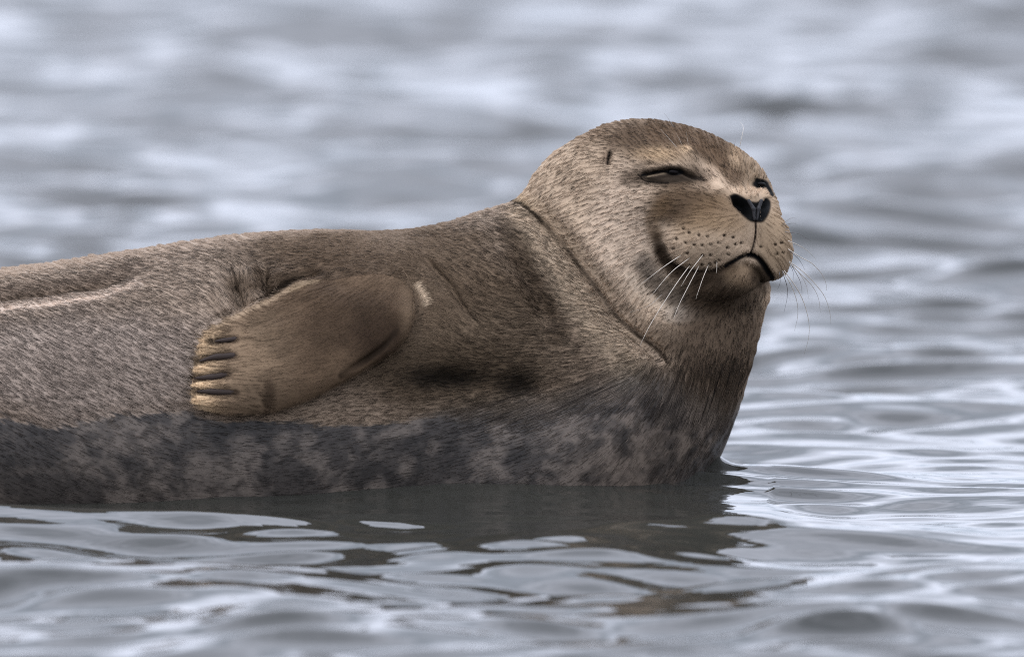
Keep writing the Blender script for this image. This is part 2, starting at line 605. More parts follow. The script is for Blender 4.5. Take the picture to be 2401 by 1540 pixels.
ARMPIT = z3((1215, 222), (1090, 236), (965, 276), (865, 336), (770, 398), (700, 436))
groove([(u - 2, v - 6) for u, v in ARMPIT], 10, 17, .2, .2, ymin=-.188)
ELBOW = z3((1800, 690), (1735, 785), (1635, 875), (1485, 978), (1350, 1060))
groove(ELBOW, 8, 12, .35, .35, ymax=-.12)

# fine forms
groove(NECKFOLD, 7, 15, .15, .1)
groove(z9((500, 640), (640, 790), (800, 970), (870, 1090), (960, 1220), (1080, 1330)), 6, 10, .2, .3)
groove(z5((0, 303), (150, 282), (290, 268), (400, 245), (520, 235), (640, 200), (740, 160)), 6, 5, .02, .35)
groove(z5((1245, 190), (1270, 245), (1290, 290), (1306, 340)), 6, 8, .4, .02)
# near eye: upper crease over a closed lid, lower crease
groove(z1((815, 458), (860, 446), (905, 438), (960, 430), (1010, 424), (1060, 430), (1100, 455), (1150, 474), (1190, 480)), 4.2, 14, .1, .25, lip=5, lipw=6)
bump(z1((1015, 436))[0], (14, 7), -9)
groove(z1((785, 450), (815, 474), (860, 492), (920, 502), (980, 506), (1040, 502), (1090, 484)), 3.2, 4.5, .2, .3, lip=1.5, lipw=5)
groove(z1((835, 462), (890, 452), (945, 443), (1000, 444)), 2.2, -2.4, .3, .3)
groove(z1((1190, 462), (1212, 500), (1245, 548)), 3.5, 4, .3, .3, lip=2)
groove(z1((1160, 500), (1185, 535), (1215, 570)), 3.5, 3, .3, .3, lip=2)
groove(z1((760, 425), (810, 405), (870, 392), (930, 385)), 4, 3, .3, .3, lip=2)
groove(z1((800, 500), (870, 525), (960, 535), (1040, 530)), 4, 3.5, .3, .3, lip=2)
groove(z1((1275, 575), (1320, 555), (1380, 552)), 6, -5, .3, .3)
# far eye
bump(z1((1556, 508))[0], (17, 9), -9)
groove(z1((1503, 482), (1535, 484), (1580, 503), (1612, 545), (1630, 580)), 5, 5, .1, .2)
# ear
groove(z1((612, 306), (606, 345), (597, 394)), 5, 14, .1, .1, lip=2)
# nostrils
NOS_N = z1((1372, 592), (1400, 583), (1445, 606), (1483, 632), (1497, 668), (1494, 725), (1466, 712), (1420, 675), (1382, 638))
NOS_F = z1((1560, 640), (1590, 606), (1608, 632), (1600, 690), (1570, 732), (1556, 720))
for poly, dep in ((NOS_N, 30), (NOS_F, 22)):
    ii = near_sel(poly, 12)
    d = poly_signed(UV[ii], spline(poly + poly[:1], 4)[:-1])
    OFF[ii] += -dep / K * sstep(2.0, -9.0, d)
# philtrum and mouth
groove(z1((1527, 640), (1528, 700), (1525, 745), (1525, 830), (1512, 900), (1493, 950)), 2.8, 4.5, .1, .05, lip=1.5, lipw=6)
MOUTH_N = z1((1493, 955), (1440, 966), (1390, 995), (1330, 1030), (1250, 1055), (1150, 1055), (1060, 1035), (1000, 1010), (945, 968), (915, 905))
MOUTH_F = z1((1488, 955), (1530, 968), (1570, 1008), (1600, 1055), (1632, 1100))
bump(z1((1200, 890))[0], (85, 55), 9)
groove(MOUTH_N, 5.5, 15, .02, .35, lip=3, lipw=9)
groove(MOUTH_F, 5.5, 12, .02, .1, lip=3, lipw=9)
# whisker follicles
FOLL = z1((1075, 790), (1110, 818), (1030, 855), (1090, 878), (1143, 892), (1172, 832), (1225, 840), (1195, 895), (1245, 890), (1295, 880),
          (1010, 915), (1100, 945), (1195, 958), (1245, 955), (1300, 985), (1350, 910), (1400, 888), (1436, 880), (1355, 950), (1190, 1015), (1240, 1012),
          (1120, 1020), (1275, 1000), (1385, 845), (1330, 835), (1560, 905), (1650, 890), (1690, 880), (1660, 950), (1700, 940))
for c in FOLL:
    bump(c, (3.4, 2.6), -3.6)
# toes and claws on the flipper
CLAWS = [z3((315, 782), (400, 774), (490, 762)), z3((190, 945), (300, 915), (400, 905), (478, 900)), z3((148, 1083), (250, 1078), (340, 1068), (430, 1048)),
         z3((168, 1190), (270, 1192), (380, 1196), (492, 1198))]
for i, c in enumerate(CLAWS):
    groove(c, 8, 6, .02, .3, ymax=-.12)
for c in (z3((235, 745), (400, 705), (560, 690)), z3((205, 840), (380, 835), (560, 840)), z3((165, 1005), (350, 1000), (560, 985)), z3((150, 1140), (300, 1140), (520, 1120)), z3((150, 1275), (350, 1290), (600, 1290))):
    groove(c, 12, -6, .05, .5, ymax=-.12)
for c in (z3((560, 700), (760, 620), (960, 520)), z3((560, 840), (780, 780), (1000, 680)), z3((560, 985), (780, 930), (1050, 820)), z3((580, 1110), (800, 1070), (1080, 960))):
    groove(c, 13, 3.0, .2, .5, ymax=-.12, lip=1.5)
groove(z3((600, 1120), (650, 1190), (700, 1270), (730, 1350)), 9, 4, .3, .1, ymax=-.12)
apply_offset()

# =====================================================================================
# COAT: flow of the hair, colours, hair length, wetness
# =====================================================================================
GUIDES = [(-100, 800, -.8, -.5), (100, 860, -.78, -.55), (300, 820, -.8, -.55), (100, 720, -.8, -.5), (250, 640, -.85, -.35), (50, 660, -.9, -.3), (450, 620, -.85, -.25),
    (450, 720, -.8, -.5), (400, 900, -.85, -.45), (200, 950, -.85, -.4), (535, 690, -.5, -.85), (570, 660, -.2, -.95), (650, 620, -.8, .3),
    (560, 800, -.97, .18), (520, 900, -.99, .02), (560, 960, -.97, -.15), (680, 760, -.9, .38), (700, 880, -.93, .25), (850, 700, -.75, .55), (800, 620, -.9, .3),
    (880, 800, -.7, .6), (960, 700, -.5, .8), (1000, 580, -.8, -.45), (1080, 640, -.75, -.6), (1060, 760, -.7, -.6), (1100, 850, -.9, -.2), (1000, 900, -.95, .15),
    (1160, 540, -.8, -.5), (1250, 560, -.8, -.55), (1330, 650, -.88, -.45), (1300, 760, -.96, -.15), (1250, 850, -.97, .1), (1400, 760, -.93, -.25), (1450, 830, -.97, .1),
    (1420, 900, -.88, .42), (1250, 930, -.9, .36), (1100, 950, -.93, .3), (900, 960, -.97, .12), (1540, 880, -.6, .78), (1600, 900, -.2, .97),
    (1600, 800, -.45, .88), (1680, 820, -.33, .94), (1740, 760, -.25, .97), (1660, 960, -.3, .94), (1500, 980, -.6, .75),
    (1260, 430, -.75, .6), (1340, 480, -.9, .38), (1340, 390, -.8, .35), (1400, 350, -.85, -.2), (1400, 430, -.95, .2), (1480, 310, -.6, -.7), (1560, 320, -.45, -.85),
    (1450, 480, -.95, .25), (1400, 560, -.82, .55), (1480, 560, -.92, .36), (1440, 660, -.7, .68), (1520, 650, -.75, .6), (1570, 720, -.75, .6), (1500, 730, -.6, .75),
    (1560, 370, -.85, -.45), (1650, 350, -.35, -.9), (1720, 370, .1, -.95), (1770, 400, .5, -.8), (1690, 430, -.55, -.75), (1660, 440, -.85, -.35), (1740, 440, 0, -1.),
    (1560, 470, -.97, .1), (1620, 500, -.95, .05), (1680, 480, -.85, -.2), (1570, 560, -.95, .25), (1640, 560, -.9, .35), (1700, 540, -.85, .45), (1690, 600, -.75, .6),
    (1620, 620, -.85, .5), (1745, 570, -.55, .8), (1790, 560, .45, .85), (1830, 560, .8, .55), (1820, 620, .6, .75), (1808, 500, .8, .3), (1760, 640, -.15, .97),
    (1700, 660, -.55, .8), (1640, 680, -.75, .62), (1780, 690, -.1, .98)]
GUIDES = np.array(GUIDES)
def flow_at(UVq):
    out = np.zeros((len(UVq), 2))
    for c in range(0, len(UVq), 40000):
        q = UVq[c:c + 40000]
        d2 = ((q[:, None, :] - GUIDES[None, :, :2]) ** 2).sum(2)
        wg = 1 / (d2 + 30 ** 2) ** 1.8
        f = (wg[:, :, None] * GUIDES[None, :, 2:]).sum(1)
        out[c:c + 40000] = f / (np.linalg.norm(f, axis=1, keepdims=True) + 1e-20)
    return out

# streaks: noise smeared along the flow gives the locks the damp hair falls into
GU0, GV0, GS = -300.0, 180.0, 1.6
_nu, _nv = 1448, 648
_a, _b = np.meshgrid(GU0 + GS * np.arange(_nu), GV0 + GS * np.arange(_nv), indexing='ij')
_c1, _c2 = np.meshgrid(GU0 + 16 * np.arange(148), GV0 + 16 * np.arange(68), indexing='ij')
_fl = flow_at(np.stack([_c1.ravel(), _c2.ravel()], 1)).reshape(_c1.shape + (2,))
def bil(G, u, v, u0, v0, st):
    a = np.clip((u - u0) / st, 0, G.shape[0] - 1.001); b = np.clip((v - v0) / st, 0, G.shape[1] - 1.001)
    i, j = a.astype(int), b.astype(int); fa, fb = a - i, b - j
    if G.ndim == 3: fa, fb = fa[..., None], fb[..., None]
    return G[i, j] * (1 - fa) * (1 - fb) + G[i + 1, j] * fa * (1 - fb) + G[i, j + 1] * (1 - fa) * fb + G[i + 1, j + 1] * fa * fb
def flow(u, v):
    return bil(_fl, u, v, GU0, GV0, 16.)
_fine = None
def streaks(blur, half, seed):
    global _fine
    if _fine is None: _fine = flow(_a, _b)
    r = np.random.default_rng(seed)
    g = r.standard_normal((_nu, _nv))
    for _ in range(blur):
        g = (g + np.roll(g, 1, 0) + np.roll(g, -1, 0) + np.roll(g, 1, 1) + np.roll(g, -1, 1)) / 5
    acc = g.copy()
    for sgn in (1, -1):
        u, v = _a.copy(), _b.copy()
        for k in range(half):
            f = _fine[np.clip(((u - GU0) / GS).astype(int), 0, _nu - 1), np.clip(((v - GV0) / GS).astype(int), 0, _nv - 1)]
            u = u + sgn * 3.0 * f[..., 0]; v = v + sgn * 3.0 * f[..., 1]
            acc += bil(g, u, v, GU0, GV0, GS) * (1 - k / half)
    return (acc - acc.mean()) / acc.std()
LIC1 = streaks(1, 5, 3)
LIC2 = streaks(2, 10, 5)
LIC3 = streaks(2, 24, 8)
# how strongly the coat has fallen into locks: strongest on neck, cheek and flank, plush on flipper and shoulder
def _soft(c, r): return np.exp(-((_a - c[0]) / r[0]) ** 2 - ((_b - c[1]) / r[1]) ** 2)
LOCK = np.clip(1 - .8 * _soft((740, 800), (250, 190)) - .75 * _soft((1010, 720), (170, 190)) - .55 * _soft((800, 570), (300, 60))
               - .5 * _soft((1600, 330), (180, 80)) - .4 * _soft((1660, 560), (110, 110)), .15, 1)
LIC = (0.92 * LIC1 + 0.28 * LIC2) * LOCK
LICG = np.stack(np.gradient(LIC, GS), -1)
def lic3(u, v): return bil(LIC3, u, v, GU0, GV0, GS)
def lic(u, v): return bil(LIC, u, v, GU0, GV0, GS)

n = len(V)
U_, V_ = UV[:, 0], UV[:, 1]
COAT = np.tile(np.array([.205, .163, .128]), (n, 1))
HLEN = np.full(n, .0058)
GLOSS = np.zeros(n)
front = FACING > -0.05
n1 = fbm(V, 14, 4, 5) - .5
n2 = fbm(V, 45, 3, 9) - .5

def paint(col, mask):
    m = np.clip(mask, 0, 1)[:, None]
    COAT[:] = COAT * (1 - m) + np.array(col) * m
def blob(c, r, soft=1.0, wob=.5):
    r = np.atleast_1d(r).astype(float)
    q = (UV - np.array(c)) / (r if len(r) == 2 else r[0])
    d = np.sqrt((q ** 2).sum(1)) + wob * n1 + wob * .6 * n2
    return sstep(1 + .45 * soft, 1 - .45 * soft, d) * front
def band(pts, wd, sp=True, wob=.3):
    pts = np.array(pts, float)
    lo, hi = pts.min(0) - wd * 2.2, pts.max(0) + wd * 2.2
    ii = np.nonzero((U_ > lo[0]) & (U_ < hi[0]) & (V_ > lo[1]) & (V_ < hi[1]) & front)[0]
    out = np.zeros(n)
    d, a, _ = poly_dist(UV[ii], spline(pts) if sp and len(pts) > 2 else pts)
    out[ii] = sstep(1.5, .4, d / wd + wob * n1[ii])
    return out
def inside(poly, soft):
    poly = np.array(poly)
    lo, hi = poly.min(0) - 10 - soft, poly.max(0) + 10 + soft
    ii = np.nonzero((U_ > lo[0]) & (U_ < hi[0]) & (V_ > lo[1]) & (V_ < hi[1]) & front)[0]
    out = np.zeros(n)
    out[ii] = sstep(soft, -soft, poly_signed(UV[ii], poly))
    return out

# broad coat
paint((.25, .202, .158), sstep(.25, .7, fbm(V, 8, 3, 2)) * .6)
paint((.33, .28, .235), sstep(.45, .95, NRM[:, 2]) * .6)                     # paler where the back faces up
paint((.29, .255, .23), blob((150, 860), (420, 130)) * .6)
paint((.135, .102, .073), blob((1030, 720), (250, 200)) * .85)
paint((.125, .094, .068), blob((700, 640), (200, 80)) * .6)
paint((.15, .118, .088), blob((1200, 820), (200, 110)) * .6)                     # shoulder
paint((.185, .142, .105), blob((760, 580), (160, 34)) * .7)
paint((.15, .115, .085), blob((1050, 560), (70, 26), 1) * .5)
paint((.34, .28, .215), band(z9((1480, 300), (1650, 560), (1850, 860), (2050, 1150)) + [(1440, 800), (1480, 870)], 46) * .75)
paint((.095, .071, .051), band(z9((1330, 420), (1430, 560), (1480, 760), (1600, 1000), (1700, 1200), (1790, 1400)), 25, wob=1.3) * .5)  # shade in the neck furrow, painted into the coat
paint((.34, .26, .165), band([(u + 14, v - 12) for u, v in NECKFOLD[:6]], 16) * .5)
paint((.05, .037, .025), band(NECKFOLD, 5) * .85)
paint((.42, .35, .27), band([(984, 668), (998, 688), (1006, 708)], 9) * .7)
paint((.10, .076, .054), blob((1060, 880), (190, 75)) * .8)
paint((.030, .024, .018), blob((1045, 885), (78, 24), 1.9, .8) * .9)  # soaked fur of the armpit hollow, its shade painted in too
paint((.030, .024, .018), blob((1222, 903), (40, 30), 1.9, .8) * .85)  # second hollow: soaked fur and painted shade as well
paint((.20, .165, .13), blob((1250, 960), (230, 40)) * .4)
paint((.40, .34, .29), band([(u, v + 17) for u, v in z5((0, 305), (150, 284), (290, 270), (400, 247), (520, 237), (640, 202), (740, 165))], 14) * .65)  # bleached ridge below the fold, its highlight painted in
paint((.16, .125, .10), band([(u, v - 20) for u, v in z5((0, 305), (150, 284), (290, 270), (400, 247), (520, 237), (640, 202), (740, 165))], 18) * .5)
# flipper
flip_m = inside(FLIP, 6) * (V[:, 1] < -.12)
root = sstep(730, 610, V_ + .12 * (900 - U_)) * sstep(690, 790, U_)
fm = flip_m * (1 - .9 * root)
paint((.125, .092, .066), blob((790, 640), (150, 70), 1.6) * .75)
paint((.128, .092, .064), fm * .9)
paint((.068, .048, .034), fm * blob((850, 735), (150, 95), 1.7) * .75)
paint((.055, .038, .027), fm * blob((890, 800), (60, 60), 1.6) * .8)  # elbow shading painted on the lower right of the flipper
paint((.18, .138, .10), fm * blob((958, 715), (18, 90), 1.9) * .5)  # painted lit rim along the right edge
paint((.19, .145, .105), fm * blob((580, 850), (90, 130), 1.5) * .8)
paint((.24, .19, .13), band(z3((1180, 262), (1050, 300), (930, 350)), 9) * fm * .5)
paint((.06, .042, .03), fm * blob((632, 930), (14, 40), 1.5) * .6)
paint((.27, .215, .16), band(z3((1150, 268), (990, 318), (885, 375), (745, 456), (620, 508), (540, 548), (430, 610), (350, 662)), 7) * fm * .6)
for c in CLAWS: paint((.03, .022, .017), band([c[0], ((c[0][0] + 12), c[0][1])], 7, wob=.3) * .8)
paint((.42, .325, .225), flip_m * sstep(550, 470, U_) * .75)
paint((.05, .036, .027), flip_m * sum(band(c, 9, wob=.2) for c in CLAWS) * .7)
HLEN[:] = np.where(flip_m > .5, .0036, HLEN)
HLEN[:] = np.where((flip_m > .5) & (U_ < 545), .0060, HLEN)
COAT *= 1 + (.9 * n1 + .5 * n2)[:, None] * flip_m[:, None]
# head
headm = sstep(-20, 20, (U_ - 1230) - 0.78 * (V_ - 470)) * sstep(900, 790, V_) * (U_ > 1180) * (V[:, 2] > .10)
HLEN[:] = HLEN * (1 - headm) + .0034 * headm
paint((.34, .276, .214), headm * .8)
paint((.17, .13, .096), blob(z1((960, 230))[0], (175, 60), 1.8) * .8)
paint((.20, .153, .11), band(z1((1330, 330), (1450, 430), (1500, 540)), 34) * .75)
paint((.26, .20, .145), band(z1((1560, 480), (1640, 640), (1690, 760)), 20) * .5)
paint((.40, .335, .275), blob(z1((700, 800))[0], (90, 150)) * .5)
paint((.11, .08, .057), blob(z1((850, 215))[0], (110, 42)) * .9)
paint((.13, .093, .065), band(z1((900, 190), (1150, 230), (1330, 300)), 26) * .9)
paint((.135, .096, .067), band(z1((1200, 290), (1320, 380), (1400, 470)), 22) * .9)
paint((.165, .12, .085), band(z1((560, 170), (430, 240)), 22) * .4)
paint((.30, .228, .158), blob(z1((930, 325))[0], (54, 18), 1.7) * .8)
paint((.36, .28, .20), blob(z1((1095, 296))[0], (14, 9), 1.4) * .85)
paint((.31, .24, .175), blob(z1((1400, 340))[0], (14, 22), 1.7) * .8)
paint((.40, .32, .25), blob(z1((1230, 480))[0], (26, 30)) * .5)
paint((.10, .076, .057), blob(z1((985, 466))[0], (92, 24)) * .85)
paint((.12, .092, .07), blob(z1((770, 490))[0], (40, 20)) * .5)
paint((.105, .073, .049), blob(z1((1085, 650))[0], (94, 50)) * .9)
paint((.15, .105, .068), band(z1((900, 830), (880, 740), (960, 640)), 18) * .6)
paint((.165, .118, .078), blob(z1((1300, 700))[0], (62, 48)) * .7)
paint((.21, .157, .108), blob(z1((1250, 800))[0], (90, 38)) * .6)
paint((.30, .24, .183), blob(z1((1280, 925))[0], (100, 42)) * .8)
paint((.245, .19, .137), blob(z1((1640, 860))[0], (44, 76)) * .85)
paint((.38, .30, .23), blob(z1((1500, 560))[0], (50, 12)) * .6)
# jaw patches; shade under the lip and chin is painted into the coat
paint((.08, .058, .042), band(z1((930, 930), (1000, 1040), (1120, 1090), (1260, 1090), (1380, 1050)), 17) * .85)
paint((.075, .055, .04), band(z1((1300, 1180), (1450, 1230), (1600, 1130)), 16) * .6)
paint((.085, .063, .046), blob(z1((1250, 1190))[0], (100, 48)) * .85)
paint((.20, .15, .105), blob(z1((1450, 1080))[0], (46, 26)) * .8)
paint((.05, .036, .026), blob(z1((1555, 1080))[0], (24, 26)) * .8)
paint((.17, .145, .12), band(z1((830, 1010), (930, 1150), (1050, 1250)), 26) * .75)
paint((.42, .375, .32), blob(z1((1080, 1330))[0], (48, 20)) * .85)
paint((.40, .34, .275), band(z1((740, 1090), (860, 1230), (1000, 1330)), 15) * .6)
# throat
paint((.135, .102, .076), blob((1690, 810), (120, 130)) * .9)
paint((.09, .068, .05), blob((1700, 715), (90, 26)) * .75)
# wet lower part
_wl = smooth_table([-400, 0, 130, 218, 350, 454, 560, 640, 760, 900, 1000, 1150, 1300, 1420, 1520, 1580, 1650, 1720, 1900],
                   [985, 990, 997, 983, 970, 965, 985, 985, 990, 990, 975, 965, 945, 905, 890, 905, 935, 950, 950])
dv = V_ - _wl(U_) + 26 * n1 + 30 * n2 + 5 * lic(U_, V_)
soft = 5 + 45 * sstep(900, 1300, U_)
WETM = sstep(-soft, soft, dv) * (1 - flip_m)
WETM = np.where(V[:, 1] > .02, sstep(.10, .07, V[:, 2]), WETM)
Pw = V * np.array([1, 1, 1.2]) + .022 * np.stack([fbm(V, 30, 3, s_) - .5 for s_ in (51, 52, 53)], 1)
Pr = Pw @ np.array([[.8, .36, .48], [-.6, .48, .64], [0, -.8, .6]])
mot = .55 * fbm(Pr, 26, 4, 21) + .45 * fbm(Pr, 62, 3, 23)
mot2 = fbm(Pr, 85, 3, 33)
wcol = np.array([.033, .027, .0225])[None] * (1 - sstep(.42, .64, mot)[:, None]) + np.array([.092, .073, .058])[None] * sstep(.42, .64, mot)[:, None]
wcol = wcol * (1 - .45 * sstep(.48, .68, mot2)[:, None])
wcol = wcol * (1 + .35 * sstep(1200, 1600, U_)[:, None] * np.array([1.0, .85, .7]))
COAT[:] = COAT * (1 - WETM[:, None]) + wcol * WETM[:, None]
GLOSS[:] = .8 * WETM
HLEN *= (1 - sstep(.45, .95, WETM))
# fine dark cracks where the wet hair parts: throat, chest and the edge of the wet coat
crack = np.clip(sstep(1480, 1600, U_) * sstep(690, 760, V_) * sstep(1010, 930, V_) + sstep(950, 1250, U_) * np.exp(-((dv - 8) / 38) ** 2), 0, 1) * front * (1 - headm)
crk = sstep(-.75, -1.5, lic3(U_, V_)) * crack
paint((.022, .016, .012), crk * .75)
HLEN *= 1 - .75 * crack * sstep(-.2, .4, WETM + crack - .6)
# bare dark skin: nostrils, nose, eyelids, lips, ear
BLK = (.008, .0065, .006)
nose = inside(spline(z1((1362, 585), (1400, 572), (1450, 596), (1500, 622), (1545, 622), (1590, 596), (1620, 626), (1612, 690), (1575, 748), (1530, 752), (1490, 745), (1440, 705), (1385, 650)), 3), 3.6)
paint(BLK, nose); HLEN[:] *= 1 - nose; GLOSS[:] = np.where(nose > .3, -.35, GLOSS)
paint((.05, .035, .024), band(z1((905, 850), (935, 950), (1000, 1020), (1090, 1052)), 12, wob=.8) * .5)  # soft shadow at the mouth corner, painted in
for pts, wd, col in ((z1((1527, 740), (1525, 830), (1512, 900), (1493, 950)), 2.4, (.03, .02, .014)),
                (MOUTH_N[:4], 5, (.014, .010, .008)), (MOUTH_N[3:8], 3.0, (.035, .025, .018)), (MOUTH_F, 6.5, (.012, .009, .008))):
    m = band(pts, wd, wob=0)
    paint(col, m); HLEN[:] *= 1 - m
lid = inside(spline(z1((790, 452), (860, 440), (960, 424), (1060, 424), (1110, 456), (1190, 482), (1100, 496), (1040, 506), (960, 508), (870, 496)), 3), 4)
paint((.075, .06, .047), lid * .9); HLEN[:] *= 1 - lid * .95
m = band(z1((850, 466), (950, 447), (1000, 449)), 1.8, wob=0); paint((.19, .155, .115), m * .8)
m = band(z1((1050, 432), (1105, 458), (1160, 475), (1200, 482)), 5, wob=.4); paint((.03, .023, .019), m * .7)
m = band(z1((790, 455), (830, 490), (900, 503), (980, 507)), 2.2, wob=0); paint((.012, .009, .008), m * .8)
m = blob(z1((1018, 437))[0], (22, 8), .6, 0); paint(BLK, m)
m = band(z1((815, 458), (860, 446), (905, 438), (960, 430)), 3, wob=0); paint((.012, .009, .008), m * .9)
m = blob(z1((1558, 512))[0], (19, 11), .6, 0); paint((.02, .018, .017), m); HLEN[:] *= 1 - m
m = band(z1((1535, 486), (1580, 505), (1612, 545), (1630, 580)), 5, wob=0); paint((.02, .017, .015), m); HLEN[:] *= 1 - m
paint((.16, .12, .09), blob(z1((590, 350))[0], (9, 17), 1.4) * .6)
m = band(z1((613, 314), (606, 345), (599, 384)), 4.6, wob=.5); paint((.012, .009, .008), m); HLEN[:] *= 1 - m
for c in FOLL:
    m = blob(c, (4.4, 3.4), .6, 0); paint((.03, .02, .014), m * .85); HLEN[:] *= 1 - m
muz = np.clip(blob(z1((1300, 850))[0], (140, 110), 1, 0) + blob(z1((1640, 900))[0], (60, 120), 1, 0), 0, 1)
HLEN[:] *= 1 - .10 * muz
mask_all = np.maximum(0, 1 - np.abs(HLEN) / .004)
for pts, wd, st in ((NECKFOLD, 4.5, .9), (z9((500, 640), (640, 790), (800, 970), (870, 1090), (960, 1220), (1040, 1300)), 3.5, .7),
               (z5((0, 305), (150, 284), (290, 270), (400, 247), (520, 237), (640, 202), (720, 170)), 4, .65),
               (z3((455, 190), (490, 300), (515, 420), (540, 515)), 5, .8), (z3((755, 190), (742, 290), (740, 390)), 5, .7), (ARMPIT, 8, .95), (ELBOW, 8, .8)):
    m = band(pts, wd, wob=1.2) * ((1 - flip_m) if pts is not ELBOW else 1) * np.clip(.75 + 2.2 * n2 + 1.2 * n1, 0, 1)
    paint((.045, .033, .024), m * st); HLEN *= 1 - .6 * m  # dark skin in partings; shade of folds, armpit and elbow painted in
# relief of the locks on the skin itself
OFF = lic(U_, V_) * front * np.clip(HLEN / .008, 0, 1) * .9 / K + n2 * .003 * WETM * 0
apply_offset()

def material(name):
    m = bpy.data.materials.new(name); m.use_nodes = True
    t = m.node_tree
    return m, t, t.nodes['Principled BSDF']

SK, t, b = material('seal_skin')
ac = N(t, 'ShaderNodeAttribute', attribute_name='coat')
ag = N(t, 'ShaderNodeAttribute', attribute_name='gloss')
b.inputs['Specular IOR Level'].default_value = .3
no = N(t, 'ShaderNodeTexNoise'); no.inputs['Scale'].default_value = 420; no.inputs['Detail'].default_value = 3
tcd = N(t, 'ShaderNodeTexCoord')
mr = N(t, 'ShaderNodeMapRange'); mr.inputs['To Min'].default_value = .72; mr.inputs['To Max'].default_value = 1.28
mm = N(t, 'ShaderNodeMixRGB', blend_type='MULTIPLY'); mm.inputs[0].default_value = 1
rr = N(t, 'ShaderNodeMapRange'); rr.inputs['To Min'].default_value = .75; rr.inputs['To Max'].default_value = .33
bp = N(t, 'ShaderNodeBump'); bp.inputs['Strength'].default_value = .5; bp.inputs['Distance'].default_value = .0006
L = t.links.new
L(tcd.outputs['Object'], no.inputs['Vector'])
L(no.outputs['Fac'], mr.inputs['Value']); L(ac.outputs['Color'], mm.inputs[1]); L(mr.outputs[0], mm.inputs[2])
L(mm.outputs[0], b.inputs['Base Color']); L(ag.outputs['Fac'], rr.inputs['Value']); L(rr.outputs[0], b.inputs['Roughness'])
sp_ = N(t, 'ShaderNodeMapRange'); sp_.inputs['To Min'].default_value = .03; sp_.inputs['To Max'].default_value = .20
L(ag.outputs['Fac'], sp_.inputs['Value']); L(sp_.outputs[0], b.inputs['Specular IOR Level'])
L(no.outputs['Fac'], bp.inputs['Height']); L(bp.outputs[0], b.inputs['Normal'])

def tag(o, label=None, cat=None, group=None, kind=None):
    if label: o['label'] = label
    if cat: o['category'] = cat
    if group: o['group'] = group
    if kind: o['kind'] = kind
    return o
def link(name, data, parent=None, mat=None):
    o = bpy.data.objects.new(name, data); COL.objects.link(o)
    if mat: data.materials.append(mat)
    if parent: o.parent = parent
    return o

dry = (1 - WETM)[:, None]
lum = np.maximum(COAT @ np.array([.3, .6, .1]), 1e-4)[:, None]
deep = 1.0 * .30 * (lum / .30) ** 1.62
COAT[:] = COAT * (1 - dry) + np.clip(deep * (1 + 1.26 * (COAT / lum - 1)) * np.array([1.045, .99, .94]), .004, 1) * dry
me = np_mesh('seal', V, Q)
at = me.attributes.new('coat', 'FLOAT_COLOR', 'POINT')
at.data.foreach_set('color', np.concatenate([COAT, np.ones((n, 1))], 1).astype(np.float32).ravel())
at = me.attributes.new('gloss', 'FLOAT', 'POINT')
at.data.foreach_set('value', GLOSS.astype(np.float32))
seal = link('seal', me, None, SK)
tag(seal, 'brown grey seal lying in rippled water with head raised and eyes squinted shut', 'seal')

